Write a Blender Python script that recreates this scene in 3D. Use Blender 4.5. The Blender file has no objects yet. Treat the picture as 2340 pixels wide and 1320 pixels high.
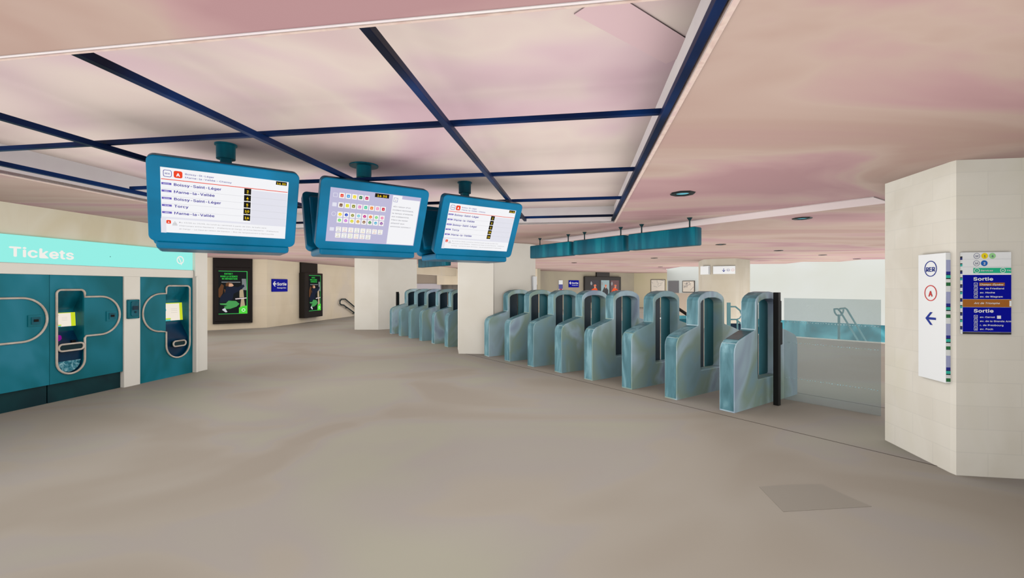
import bpy, bmesh, math, random
from mathutils import Vector, Matrix
random.seed(7)
S = bpy.context.scene
COL = S.collection

# ------------------------------------------------------------------ camera, light, exposure
F = 1025.0; HV = 655.0; CX = 1170.0; EYE = 1.7; CEIL = 2.842
cam = bpy.data.cameras.new('camera'); camo = bpy.data.objects.new('camera', cam); COL.objects.link(camo)
camo.location = (0, 0, EYE); camo.rotation_euler = (math.pi/2, 0, 0)
cam.sensor_fit = 'HORIZONTAL'; cam.sensor_width = 36.0; cam.lens = 36.0*F/2340.0
cam.shift_y = -5.0/2340.0; cam.clip_start = 0.05; cam.clip_end = 200
S.camera = camo
world = bpy.data.worlds.new('world'); S.world = world; world.use_nodes = True
bg = world.node_tree.nodes['Background']
wn = world.node_tree.nodes; wl_ = world.node_tree.links
wg = wn.new('ShaderNodeTexCoord'); wdp = wn.new('ShaderNodeVectorMath'); wdp.operation = 'DOT_PRODUCT'
wdp.inputs[1].default_value = (-.32, -.06, -.42); wl_.new(wg.outputs['Generated'], wdp.inputs[0])
wma = wn.new('ShaderNodeMath'); wma.operation = 'ADD'; wma.inputs[1].default_value = 1.68; wl_.new(wdp.outputs['Value'], wma.inputs[0])
bg.inputs[0].default_value = (1.0, 0.985, 0.96, 1); wl_.new(wma.outputs[0], bg.inputs[1])
S.cycles.use_fast_gi = True
S.cycles.fast_gi_method = 'REPLACE'
S.cycles.ao_bounces = 1; S.cycles.ao_bounces_render = 1
world.light_settings.distance = 3.2
S.cycles.max_bounces = 8; S.cycles.use_denoising = True
S.view_settings.view_transform = 'Standard'; S.view_settings.look = 'None'
S.view_settings.exposure = 0.0; S.view_settings.gamma = 1.0; S.view_settings.use_curve_mapping = False

# ------------------------------------------------------------------ materials
def lin(c):
    r = []
    for v in c:
        v /= 255.0
        r.append(v/12.92 if v <= 0.04045 else ((v+0.055)/1.055)**2.4)
    return (r[0], r[1], r[2], 1.0)
MATS = {}
def paint(name, cols, scale=(1, 1, 1), rough=0.6, detail=3, dist=0.6, metal=0, spec=0.3, rnd=False, tile=None, bump=0, obj=False, pos=None):
    """painterly patchy paint: noise through a colour ramp; tile=(w,h,dark) adds faint masonry joints"""
    if name in MATS: return MATS[name]
    m = bpy.data.materials.new(name); m.use_nodes = True; nt = m.node_tree; N = nt.nodes; L = nt.links
    b = N['Principled BSDF']; b.inputs['Roughness'].default_value = rough; b.inputs['Metallic'].default_value = metal
    b.inputs['Specular IOR Level'].default_value = spec
    if obj or tile:
        src = N.new('ShaderNodeTexCoord').outputs['Object']
    else:
        src = N.new('ShaderNodeNewGeometry').outputs['Position']
    mp = N.new('ShaderNodeMapping'); mp.inputs['Scale'].default_value = scale; L.new(src, mp.inputs[0])
    no = N.new('ShaderNodeTexNoise'); no.inputs['Scale'].default_value = 1.0; no.inputs['Detail'].default_value = detail
    no.inputs['Distortion'].default_value = dist; L.new(mp.outputs[0], no.inputs['Vector'])
    if rnd:
        oi = N.new('ShaderNodeObjectInfo'); no.noise_dimensions = '4D'
        mu = N.new('ShaderNodeMath'); mu.operation = 'MULTIPLY'; mu.inputs[1].default_value = 40
        L.new(oi.outputs['Random'], mu.inputs[0]); L.new(mu.outputs[0], no.inputs['W'])
    cr = N.new('ShaderNodeValToRGB'); el = cr.color_ramp.elements
    n = len(cols)
    lo, hi = 0.34, 0.66
    for i, c in enumerate(cols):
        p = (pos[i] if pos else (lo+(hi-lo)*i/max(1, n-1)))
        if i < 2: e = el[i]; e.position = p
        else: e = el.new(p)
        e.color = lin(c)
    if n == 1: el[1].color = lin(cols[0])
    L.new(no.outputs['Fac'], cr.inputs[0]); out = cr.outputs[0]
    if tile:
        w, h, dk = tile
        sx = N.new('ShaderNodeSeparateXYZ'); L.new(src, sx.inputs[0])
        ad = N.new('ShaderNodeMath'); ad.operation = 'ADD'; L.new(sx.outputs[0], ad.inputs[0]); L.new(sx.outputs[1], ad.inputs[1])
        cb = N.new('ShaderNodeCombineXYZ'); L.new(ad.outputs[0], cb.inputs[0]); L.new(sx.outputs[2], cb.inputs[1])
        br = N.new('ShaderNodeTexBrick'); br.inputs['Scale'].default_value = 1; br.inputs['Brick Width'].default_value = w
        br.inputs['Row Height'].default_value = h; br.inputs['Mortar Size'].default_value = 0.006; br.inputs['Mortar Smooth'].default_value = 0.6
        br.inputs['Color1'].default_value = (1, 1, 1, 1); br.inputs['Color2'].default_value = (.96, .955, .95, 1)
        br.inputs['Mortar'].default_value = (dk, dk, dk, 1); L.new(cb.outputs[0], br.inputs['Vector'])
        mx = N.new('ShaderNodeMix'); mx.data_type = 'RGBA'; mx.blend_type = 'MULTIPLY'; mx.inputs[0].default_value = 1.0
        L.new(out, mx.inputs[6]); L.new(br.outputs[0], mx.inputs[7]); out = mx.outputs[2]
    L.new(out, b.inputs['Base Color'])
    if bump:
        bp = N.new('ShaderNodeBump'); bp.inputs['Strength'].default_value = bump; L.new(no.outputs['Fac'], bp.inputs['Height']); L.new(bp.outputs[0], b.inputs['Normal'])
    MATS[name] = m; return m
def flat(name, c, rough=0.5, metal=0, spec=0.4):
    if name in MATS: return MATS[name]
    m = bpy.data.materials.new(name); m.use_nodes = True; b = m.node_tree.nodes['Principled BSDF']
    b.inputs['Base Color'].default_value = lin(c); b.inputs['Roughness'].default_value = rough; b.inputs['Metallic'].default_value = metal
    b.inputs['Specular IOR Level'].default_value = spec
    MATS[name] = m; return m
def glow(name, c, s=1.0):
    if name in MATS: return MATS[name]
    m = bpy.data.materials.new(name); m.use_nodes = True; b = m.node_tree.nodes['Principled BSDF']
    b.inputs['Base Color'].default_value = (0.01, 0.01, 0.01, 1); b.inputs['Specular IOR Level'].default_value = 0.0
    b.inputs['Emission Color'].default_value = lin(c); b.inputs['Emission Strength'].default_value = s
    b.inputs['Roughness'].default_value = 1.0
    MATS[name] = m; return m

# ------------------------------------------------------------------ objects
def link(name, me, mat=None, parent=None, loc=(0, 0, 0), rot=(0, 0, 0), kind=None, label=None):
    if isinstance(me, list):
        for m_ in me: o = link(name, m_, mat, parent, loc, rot, kind, label)
        return o
    o = bpy.data.objects.new(name, me); COL.objects.link(o)
    o.location = loc; o.rotation_euler = rot
    if mat is not None:
        me.materials.clear(); me.materials.append(mat)
    if parent is not None: o.parent = parent
    if kind: o['kind'] = kind
    if label: o['label'] = label
    return o
def thing(name, label, cat, loc=(0, 0, 0), rz=0.0, group=None):
    o = bpy.data.objects.new(name, None); COL.objects.link(o); o.empty_display_size = 0.1
    o.location = loc; o.rotation_euler = (0, 0, rz); o['label'] = label; o['category'] = cat
    if group: o['group'] = group
    return o
def tag(o, label, cat, group=None):
    o['label'] = label; o['category'] = cat
    if group: o['group'] = group
    return o
def copytree(o, parent=None):
    c = o.copy(); COL.objects.link(c)
    if parent is not None: c.parent = parent
    for ch in list(o.children): copytree(ch, c)
    return c

class MB:
    """collects shapes into one mesh"""
    def __init__(s): s.bm = bmesh.new()
    def box(s, x0, x1, y0, y1, z0, z1, bev=0.0, seg=2):
        r = bmesh.ops.create_cube(s.bm, size=1.0)
        for v in r['verts']:
            v.co = Vector(((x0+x1)/2+v.co.x*(x1-x0), (y0+y1)/2+v.co.y*(y1-y0), (z0+z1)/2+v.co.z*(z1-z0)))
        if bev:
            es = list({e for v in r['verts'] for e in v.link_edges})
            bmesh.ops.bevel(s.bm, geom=es, offset=bev, segments=seg, profile=0.5, affect='EDGES')
        return s
    def prism(s, pts, z0, z1):
        """pts: plan polygon (x,y), extruded from z0 to z1"""
        a = [s.bm.verts.new((p[0], p[1], z0)) for p in pts]; b = [s.bm.verts.new((p[0], p[1], z1)) for p in pts]
        s.bm.faces.new(a[::-1]); s.bm.faces.new(b); n = len(pts)
        for i in range(n): s.bm.faces.new((a[i], a[(i+1) % n], b[(i+1) % n], b[i]))
        return s
    def tube(s, pts, r, seg=10, closed=False):
        pts = [Vector(p) for p in pts]; n = len(pts); rings = []
        up = None
        for i, p in enumerate(pts):
            if closed: t = (pts[(i+1) % n]-pts[i-1])
            else: t = pts[min(i+1, n-1)]-pts[max(i-1, 0)]
            t.normalize()
            if up is None:
                up = Vector((0, 0, 1)) if abs(t.z) < 0.9 else Vector((0, 1, 0))
            a = t.cross(up)
            if a.length < 1e-4: a = t.cross(Vector((1, 0.1, 0)))
            a.normalize(); b = a.cross(t).normalized(); up = b
            rings.append([s.bm.verts.new(p+(a*math.cos(k*2*math.pi/seg)+b*math.sin(k*2*math.pi/seg))*r) for k in range(seg)])
        for i in range(n if closed else n-1):
            A = rings[i]; B = rings[(i+1) % n]
            off = 0
            if closed and i == n-1:
                off = min(range(seg), key=lambda q: (A[0].co-B[q].co).length)
            for k in range(seg):
                s.bm.faces.new((A[k], A[(k+1) % seg], B[(k+1+off) % seg], B[(k+off) % seg]))
        if not closed:
            s.bm.faces.new(rings[0][::-1]); s.bm.faces.new(rings[-1])
        return s
    def cyl(s, c, r0, r1, z0, z1, seg=24):
        a = [s.bm.verts.new((c[0]+r0*math.cos(k*2*math.pi/seg), c[1]+r0*math.sin(k*2*math.pi/seg), z0)) for k in range(seg)]
        b = [s.bm.verts.new((c[0]+r1*math.cos(k*2*math.pi/seg), c[1]+r1*math.sin(k*2*math.pi/seg), z1)) for k in range(seg)]
        s.bm.faces.new(a[::-1]); s.bm.faces.new(b)
        for k in range(seg): s.bm.faces.new((a[k], a[(k+1) % seg], b[(k+1) % seg], b[k]))
        return s
    def quad(s, *ps):
        s.bm.faces.new([s.bm.verts.new(p) for p in ps]); return s
    def mesh(s, name, smooth=False):
        bmesh.ops.recalc_face_normals(s.bm, faces=s.bm.faces)
        me = bpy.data.meshes.new(name); s.bm.to_mesh(me); s.bm.free()
        if smooth:
            me.polygons.foreach_set('use_smooth', [True]*len(me.polygons))
            try: me.set_sharp_from_angle(angle=math.radians(35))
            except Exception: pass
        return me
    def build(s, name, mat, parent=None, smooth=False, **k): return link(name, s.mesh(name, smooth), mat, parent, **k)

def cv_mesh(cu, name):
    o = bpy.data.objects.new('tmp', cu); COL.objects.link(o)
    dg = bpy.context.evaluated_depsgraph_get(); dg.update()
    me = bpy.data.meshes.new_from_object(o.evaluated_get(dg)); me.name = name
    bpy.data.objects.remove(o); return me
def plate(loops, d, y=0.0, name='plate', bev=0):
    """flat plate in the XZ plane from closed loops (first outer, others holes); front face at y-d, back at y"""
    cu = bpy.data.curves.new(name, 'CURVE'); cu.dimensions = '2D'; cu.fill_mode = 'BOTH'; cu.extrude = d/2.0
    if bev: cu.bevel_depth = bev; cu.bevel_resolution = 1
    for lp in loops:
        sp = cu.splines.new('POLY'); sp.points.add(len(lp)-1); sp.use_cyclic_u = True
        for p, q in zip(sp.points, lp): p.co = (q[0], q[1], 0, 1)
    me = cv_mesh(cu, name)
    me.transform(Matrix(((1, 0, 0, 0), (0, 0, -1, y-d/2), (0, 1, 0, 0), (0, 0, 0, 1))))
    me.polygons.foreach_set('use_smooth', [False]*len(me.polygons)); me.update(); return me
def rect(x0, x1, z0, z1): return [(x0, z0), (x1, z0), (x1, z1), (x0, z1)]
def rrect(x0, x1, z0, z1, r, n=6):
    out = []
    for cx, cz, a0 in ((x1-r, z0+r, -90), (x1-r, z1-r, 0), (x0+r, z1-r, 90), (x0+r, z0+r, 180)):
        for k in range(n+1):
            a = math.radians(a0+90*k/n); out.append((cx+r*math.cos(a), cz+r*math.sin(a)))
    return out
def circ(x, z, r, n=28, ry=None):
    ry = ry or r
    return [(x+r*math.cos(2*math.pi*k/n), z+ry*math.sin(2*math.pi*k/n)) for k in range(n)]
def ring(x, z, r, t, n=28): return [circ(x, z, r, n), circ(x, z, r-t, n)]
try:
    import os
    FONT = bpy.data.fonts.load(os.path.join(bpy.utils.system_resource('DATAFILES', path='fonts'), 'Inter.woff2'))
except Exception:
    FONT = None
def text_mesh(items, y=0.0, d=0.002, name='lettering'):
    """items: (string, x, z baseline, cap height, align, bold, width or None, shear)"""
    out = []
    for it in items:
        st, x, z, h, al = it[:5]; bold = (it[5] if len(it) > 5 else 0)+.018; wd = it[6] if len(it) > 6 else None; sh = it[7] if len(it) > 7 else 0
        cu = bpy.data.curves.new('t', 'FONT'); cu.body = st; cu.size = h*1.12/0.73; cu.extrude = 0; cu.resolution_u = 2
        cu.align_x = 'LEFT'; cu.shear = sh
        if FONT: cu.font = FONT; cu.space_character = 1.0+bold*.8
        me = cv_mesh(cu, 't')
        if not len(me.vertices): continue
        xs = [v.co.x for v in me.vertices]; a, b = min(xs), max(xs); k = (wd/(b-a)) if wd else 1.0
        sx = x if al == 'L' else (x-(b-a)*k if al == 'R' else x-(b-a)*k/2)
        for v in me.vertices: v.co = Vector((sx+(v.co.x-a)*k, y-d, z+v.co.y))
        if bold:      # heavier strokes: the outline repeated with tiny shifts
            bm = bmesh.new(); e = bold*h*.8
            for q_, (dx, dz) in enumerate(((0, 0), (e, 0), (-e, 0), (0, e*.6), (0, -e*.6))):
                me.transform(Matrix.Translation((dx, -q_*.00025, dz))); bm.from_mesh(me); me.transform(Matrix.Translation((-dx, q_*.00025, -dz)))
            bm.to_mesh(me); bm.free()
        me.name = name; out.append(me)
    return out
def multi(loopsets, d, y, name):
    """several separate plates, one mesh each"""
    return [plate(lp, d, y, name) for lp in loopsets]

def floor_at(u, v, z=0.0):
    Y = F*(EYE-z)/(v-HV); return Vector(((u-CX)*Y/F, Y, z))

# ------------------------------------------------------------------ palettes
stone = paint('cream_stone', [(222, 214, 200), (230, 223, 211), (226, 219, 203)], (1.2, 1.2, 0.9), rough=0.75, tile=(0.52, 0.21, 0.93))
stone_plain = paint('cream_panel', [(232, 224, 211), (238, 231, 220)], (1, 1, 1), rough=0.7, obj=True)
stone_tan = paint('tan_stone', [(218, 199, 172), (226, 208, 182), (221, 205, 186)], (0.5, 0.5, 0.35), rough=0.8, tile=(0.9, 0.45, 0.92))
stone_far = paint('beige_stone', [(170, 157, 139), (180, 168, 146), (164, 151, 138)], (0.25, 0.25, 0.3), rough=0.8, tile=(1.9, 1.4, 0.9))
white_wall = paint('white_wall', [(173, 175, 169), (177, 180, 178)], (0.2, 0.2, 0.4), rough=0.8)
ceil_m = paint('pink_ceiling', [(171, 137, 131), (173, 144, 132), (181, 156, 144), (177, 141, 140), (168, 129, 131)], (0.16, 0.55, 0.5), rough=0.75, detail=4, dist=1.6)
rec_m = paint('recess_plaster', [(180, 156, 156), (184, 163, 160), (190, 174, 166), (184, 160, 163), (178, 150, 157)], (0.22, 0.28, 0.5), rough=0.8, detail=3, dist=1.3)
rim_m = paint('white_plaster', [(228, 214, 216), (234, 224, 222)], (2, 2, 2), rough=0.7)
floor_m = paint('grey_floor', [(151, 140, 128), (156, 146, 135), (154, 145, 138), (156, 150, 136)], (0.30, 0.42, 1), rough=0.6, detail=2, dist=1.2, spec=0.15, pos=[0.38, 0.47, 0.49, 0.6])
joint_m = flat('floor_joint', (88, 78, 70), 0.8)
patch_m = flat('floor_patch', (143, 134, 123), 0.6)
navy = paint('navy_steel', [(0, 10, 38), (0, 28, 72), (0, 48, 108)], (0.7, 0.7, 0.7), rough=0.45, spec=0.15)
black_m = flat('black_steel', (9, 9, 11), 0.5)
teal_disp = paint('blue_teal_housing', [(0, 112, 152), (0, 122, 166), (0, 130, 180)], (1.5, 1.5, 2), rough=0.3, spec=0.2)
teal_sign = paint('teal_lacquer', [(0, 80, 100), (0, 98, 120), (16, 126, 142)], (4, 4, 0.5), rough=0.4, spec=0.2, obj=True, rnd=True)
teal_fac = paint('teal_facade', [(4, 102, 112), (12, 112, 126), (22, 122, 140), (42, 132, 154)], (1.0, 1.0, 0.6), rough=0.35, detail=2, dist=1.5, spec=0.2, obj=True, rnd=True)
teal_dark = paint('dark_teal', [(2, 46, 54), (4, 60, 66)], (2, 2, 2), rough=0.4)
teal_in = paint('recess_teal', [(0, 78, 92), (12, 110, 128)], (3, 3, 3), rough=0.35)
tubing = paint('beige_tubing', [(190, 172, 156), (212, 200, 186)], (5, 5, 5), rough=0.4)
gate_m = paint('weathered_teal', [(136, 168, 170), (148, 182, 192), (158, 182, 168), (186, 212, 224), (158, 174, 198)], (0.9, 0.9, 0.55), rough=0.45, detail=3, dist=1.0, spec=0.35, rnd=True, obj=True)
gate_edge = paint('streaked_teal', [(76, 120, 130), (98, 146, 158), (140, 184, 194)], (6, 6, 1.2), rough=0.4, detail=4, dist=1.2, spec=0.4, rnd=True, obj=True)
gate_dark = paint('gate_dark_leaf', [(18, 44, 56), (34, 62, 84)], (2, 2, 1), rough=0.3, rnd=True, obj=True)
gate_leaf = paint('gate_teal_leaf', [(30, 96, 104), (52, 122, 134), (64, 134, 150)], (3, 3, 0.6), rough=0.3, rnd=True, obj=True)
rail_m = flat('teal_rail', (98, 146, 152), 0.4)
dark_rail = flat('dark_rail', (28, 56, 62), 0.4)
blue_sign = flat('exit_blue', (0, 10, 158), 0.6, spec=.1)
white_p = flat('sign_white', (244, 244, 244), 0.5)
brown_p = flat('sign_brown', (168, 98, 20), 0.5)

# ------------------------------------------------------------------ directions of the hall
AA = math.atan2(.98875, .1496)      # long direction of skylight, ticket wall, right pillar
BA = AA-math.pi/2                   # cross direction
A = Vector((math.cos(AA), math.sin(AA), 0)); B = Vector((math.cos(BA), math.sin(BA), 0))
GR = Vector((-.58880, .80828, 0))   # the line the gates stand on, towards the far left
GD = Vector((.8192, .5735, 0))      # the way a gate points
GA = math.atan2(GD.y, GD.x)
def ab(a, b, z=0.0): p = A*a+B*b; return (p.x, p.y, z)

# ------------------------------------------------------------------ floor and ceiling
fl = [(-16, -3), (14, -3), (14, 10.5), (11.14, 13.4), (9.52, 15.02), (7.9, 16.64), (7.9, 26), (16, 39), (-16, 39)]
MB().prism(fl, -0.25, 0).build('floor', floor_m, kind='structure')
def ceil_loops():
    out = [(-16, -3), (15, -3), (20, 17.4), (15.5, 18.6), (14.7, 18.9), (14.96, 20.5), (13.3, 20.5), (13.6, 22.3), (11.9, 22.5), (11.0, 25.4), (9.6, 25.4), (10.0, 29.3), (14.5, 39), (-16, 39)]
    h = [ab(1.846, .599)[:2], ab(1.846, -5.74)[:2], ab(8.15, -5.74)[:2], ab(8.15, .599)[:2]]
    return out, h
o_, h_ = ceil_loops()
me = plate([o_, h_], 0.03, 0, 'ceiling')
me.transform(Matrix(((1, 0, 0, 0), (0, 0, 1, 0), (0, 1, 0, 0), (0, 0, 0, 1)))); me.transform(Matrix.Translation((0, 0, CEIL+0.03)))
link('ceiling', me, ceil_m, kind='structure')
RT = 3.135
mb = MB(); P = [Vector(ab(1.846, .599)), Vector(ab(1.846, -5.74)), Vector(ab(8.15, -5.74)), Vector(ab(8.15, .599))]
mb.quad(*[(p.x, p.y, RT) for p in P])
mb.build('ceiling', rec_m, kind='structure')
mb = MB()
for i in range(4):
    p, q = P[i], P[(i+1) % 4]; t = (q-p).normalized(); n = Vector((-t.y, t.x, 0))
    if (Vector(ab(5, -2.5))-p).dot(n) > 0: n = -n
    mb.prism([(p.x, p.y), (q.x, q.y), (q.x+n.x*.03, q.y+n.y*.03), (p.x+n.x*.03, p.y+n.y*.03)], CEIL-0.004, RT)
mb.build('trim_1', rim_m, kind='structure')
# raised white bead around the recess
mb = MB()
for (a0, a1, b0, b1) in ((1.83, 8.17, .60, .628), (1.83, 8.17, -5.80, -5.74), (8.15, 8.17, -5.8, .628), (1.83, 1.845, -5.8, .628)):
    q = [ab(a0, b0), ab(a1, b0), ab(a1, b1), ab(a0, b1)]
    mb.prism([(p[0], p[1]) for p in q], CEIL-0.008, CEIL+0.001)
mb.build('trim_2', paint('bead_plaster', [(196, 168, 158), (208, 186, 174), (200, 172, 166)], (9, 9, 2), rough=.8), kind='structure')
# cross trough in the recess corner, right-hand side
q0 = Vector((1.06, 2.78, 0)); q1 = Vector((.40, 2.26, 0)); t = (q1-q0).normalized(); n = Vector((-t.y, t.x, 0))*.12
MB().prism([(q0.x+n.x, q0.y+n.y), (q1.x+n.x, q1.y+n.y), (q1.x-n.x, q1.y-n.y), (q0.x-n.x, q0.y-n.y)], RT-0.007, RT).build('trim_3', paint('trough_plaster', [(182, 154, 158), (190, 162, 164)], (.5, .5, .5), rough=.8), kind='structure')
# bright ceiling light band, painted as a slightly lower pale strip behind the hanging signs
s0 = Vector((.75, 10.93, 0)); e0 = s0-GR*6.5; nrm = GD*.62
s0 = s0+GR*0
MB().prism([(s0.x, s0.y), (e0.x, e0.y), (e0.x+nrm.x, e0.y+nrm.y), (s0.x+nrm.x, s0.y+nrm.y)], CEIL-0.012, CEIL).build('ceiling_light_band', paint('light_band_pink', [(214, 194, 194), (222, 206, 204)], (.5, .5, .5), rough=.8), kind='structure')

# dark blue bars of the skylight grid: each bar one thing
a_lab = ['dark blue ceiling bar along the right edge of the square recess', 'dark blue ceiling bar running from the near edge to the third monitor',
         'dark blue ceiling bar crossing above the leftmost monitor towards the middle one', 'dark blue ceiling bar at upper left running behind the leftmost monitor',
         'darkest ceiling bar along the left edge of the square recess']
for i, b0 in enumerate((.565, -.95, -2.475, -3.95, -5.45)):
    m = MB(); m.box(1.80, 8.02 if i in (0,) else 7.84, -.024, .024, 0, .045, bev=.004)
    o = m.build('ceiling_bar', navy, loc=(B.x*b0, B.y*b0, CEIL+.012), rot=(0, 0, AA)); o.location = Vector(ab(0, b0, CEIL+.008))
    tag(o, a_lab[i], 'ceiling bar', 'long bars of the ceiling grid')
b_lab = ['dark blue cross bar nearest the camera, spanning the whole recess', 'dark blue cross bar passing just above the rightmost monitor',
         'thin dark cross bar behind the monitors, second from the far end', 'thin black cross bar at the far end of the square recess']
for i, a0 in enumerate((3.23, 4.76, 6.26, 7.80)):
    m = MB(); m.box(-5.47, .56, -.02, .02, 0, .038, bev=.004)
    o = m.build('ceiling_bar', navy, loc=ab(a0, 0, CEIL+.052), rot=(0, 0, BA))
    tag(o, b_lab[i], 'ceiling bar', 'cross bars of the ceiling grid')

# floor joints and the worn patch
p0 = floor_at(1427, 890); p1 = floor_at(2330, 1120)
def strip(p, q, w, name, m, z=0.003):
    p = Vector(p); q = Vector(q); t = (q-p).normalized(); n = Vector((-t.y, t.x, 0))*w/2
    return MB().prism([(p.x+n.x, p.y+n.y), (q.x+n.x, q.y+n.y), (q.x-n.x, q.y-n.y), (p.x-n.x, p.y-n.y)], 0.0, z).build(name, m, kind='structure')
g0 = Vector((3.003, 6.042, 0))
strip(g0-GD*.22+GR*7, g0-GD*.22-GR*2.2, .010, 'trim_5', joint_m)
strip(g0+GD*1.95+GR*.1, g0+GD*1.95-GR*3.0, .010, 'trim_6', joint_m)
pp = [floor_at(u, v) for u, v in ((1735, 1112), (1800, 1107), (1878, 1106), (1925, 1128), (1992, 1157), (1790, 1169))]
MB().prism([(p.x, p.y) for p in pp], 0, .002).build('trim_7', patch_m, kind='structure')

# ------------------------------------------------------------------ walls and pillars
def wall_seg(p, q, name, mat, z0=0.0, z1=CEIL, th=0.3, kind='structure'):
    """wall from p to q as seen left to right; thickness goes away from the camera side"""
    p = Vector((p[0], p[1], 0)); q = Vector((q[0], q[1], 0)); r = math.atan2((q-p).y, (q-p).x)
    return MB().box(0, (q-p).length, 0, th, z0, z1).build(name, mat, loc=p, rot=(0, 0, r), kind=kind)
def pillar(pts, name, mat, z0=0, z1=CEIL):
    c = Vector((sum(p[0] for p in pts)/len(pts), sum(p[1] for p in pts)/len(pts), 0))
    return MB().prism([(p[0]-c.x, p[1]-c.y) for p in pts], z0, z1).build(name, mat, loc=c, kind='structure')
# right pillar (square to the skylight, chamfered corner)
c0 = Vector((4.0, 4.05, 0))
def rp(s, t): q = c0+A*s+B*t; return (q.x, q.y)
pil = MB(); pts = [rp(.055, 0), rp(0, .010), rp(0, 2.0), rp(.4, 2.25), rp(.94, 2.25), rp(.94, 0)]
loc = Vector((4.5, 4.5, 0))
def loc_prism(pts, z0, z1, o, ang):
    c, s = math.cos(-ang), math.sin(-ang); return MB().prism([((x-o.x)*c-(y-o.y)*s, (x-o.x)*s+(y-o.y)*c) for x, y in pts], z0, z1)
loc_prism(pts, 0, CEIL, c0, BA).build('trim_8', stone, loc=c0, rot=(0, 0, BA), kind='structure', label='broad cream stone pillar at the right')
MB().box(0, .3, -6.6, 0, 0, CEIL).build('wall_right', stone, loc=(4.78, 3.62, 0), kind='structure')  # unseen wall, added to shade the front face of the right pillar
# middle pillar, far-left pillar, far pillar
mid = [(-1.358, 11.41), (-.47, 11.34), (-.46, 11.38), (.477, 11.98), (.64, 12.25), (.5, 13.0), (-.6, 13.1), (-1.5, 12.4)]
loc_prism(mid, 0, CEIL, Vector((-.5, 12, 0)), 0).build('trim_9', stone_plain, loc=(-.5, 12, 0), kind='structure', label='cream pillar in the middle of the gate line')
lp = [(-6.25, 17.8), (-5.30, 17.78), (-3.97, 18.72), (-4.2, 19.8), (-5.6, 19.9), (-6.4, 19.0)]
loc_prism(lp, 0, CEIL, Vector((-5.2, 18.8, 0)), 0).build('trim_10', stone_plain, loc=(-5.2, 18.8, 0), kind='structure', label='cream pillar left of the far gates')
fp = [(8.02, 18.8), (8.18, 18.4), (9.01, 18.06), (10.08, 19.0), (10.1, 19.9), (8.4, 20.2)]
loc_prism(fp, -2, CEIL, Vector((9, 19, 0)), 0).build('trim_11', paint('tan_pillar_stone', [(200, 188, 168), (208, 198, 182)], (1, 1, .6), rough=.8, tile=(.8, .5, .93)), loc=(9, 19, 0), kind='structure', label='distant cream pillar with two white signs')  # darker, tanner stone than the nearer pillars
# left-hand walls
W0 = (-11.95, 17.45); W1 = (-10.22, 18.7); W2 = (-9.2, 26.15)
wall_seg((-14.5, 15.6), W0, 'wall_left', stone_tan); wall_seg(W0, W1, 'wall_left', stone_tan); wall_seg(W1, W2, 'wall_left', stone_tan)
wall_seg(W2, (-9.0, 29), 'wall_left', stone_tan)
# recessed corner behind the far gates
wall_seg((-9.0, 29), (-4.55, 28.6), 'wall_back', paint('brown_plaster', [(150, 134, 118), (158, 142, 126)], (.3, .3, .3)), z0=1.9)
wall_seg((-9.0, 28.95), (-4.55, 28.55), 'wall_back', paint('lilac_plaster', [(178, 168, 176), (190, 180, 184)], (.5, .5, .5)), z0=0, z1=1.9)
wall_seg((-4.72, 22.1), (-3.42, 27.6), 'trim_12', stone_tan, z0=2.36, th=.5)
wall_seg((-4.75, 28.4), (1.8, 28.4), 'wall_back', stone_tan, z0=1.83, th=.6)
wall_seg((-4.7, 28.9), (1.8, 28.9), 'wall_back', paint('grey_shutter', [(96, 90, 84), (128, 118, 108)], (2, 2, .5)), z0=0, z1=1.9)
BK0 = (1.75, 32.1); BK1 = (10.2, 37.5); BK2 = (12.8, 36.6)
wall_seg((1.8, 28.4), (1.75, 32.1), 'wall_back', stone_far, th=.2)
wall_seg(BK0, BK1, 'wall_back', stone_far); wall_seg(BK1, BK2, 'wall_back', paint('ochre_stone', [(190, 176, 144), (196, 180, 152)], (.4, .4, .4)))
# white wall of the stairwell, open to daylight above
wd = Vector((.64, -.768, 0)); wc = Vector((14.45, 24, 0))
wall_seg(wc-wd*6.8, wc+wd*9.5, 'wall_right', white_wall, z0=-.08, z1=6.5)
tw = MB().box(0, 16.3, 0, .3, -4, -.08)
tw.build('wall_right', paint('stairwell_teal', [(20, 80, 92), (40, 112, 124), (86, 160, 172)], (.7, .7, .5), rough=.3, detail=3, dist=1.2), loc=wc-wd*6.8, rot=(0, 0, math.atan2(wd.y, wd.x)), kind='structure')
MB().prism([(7.9, 16.64), (9.52, 15.02), (14, 10.5), (22, 12), (16, 24), (10, 30), (7.9, 27)], -3.3, -3.1).build('floor', paint('stair_floor', [(70, 104, 110), (96, 128, 132)], (1, 1, 1)), kind='structure')
# curb at the head of the stairs
strip((7.95, 16.62, 0), (14, 10.57, 0), .10, 'trim_13', stone_plain, z=.03)
# brown bulkhead, grey board and map on the far side
wall_seg((9.35, 26.9), (10.9, 26.3), 'wall_back', paint('brown_plaster', [(150, 134, 118)]), z0=0, z1=1.33, th=.3)

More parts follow.
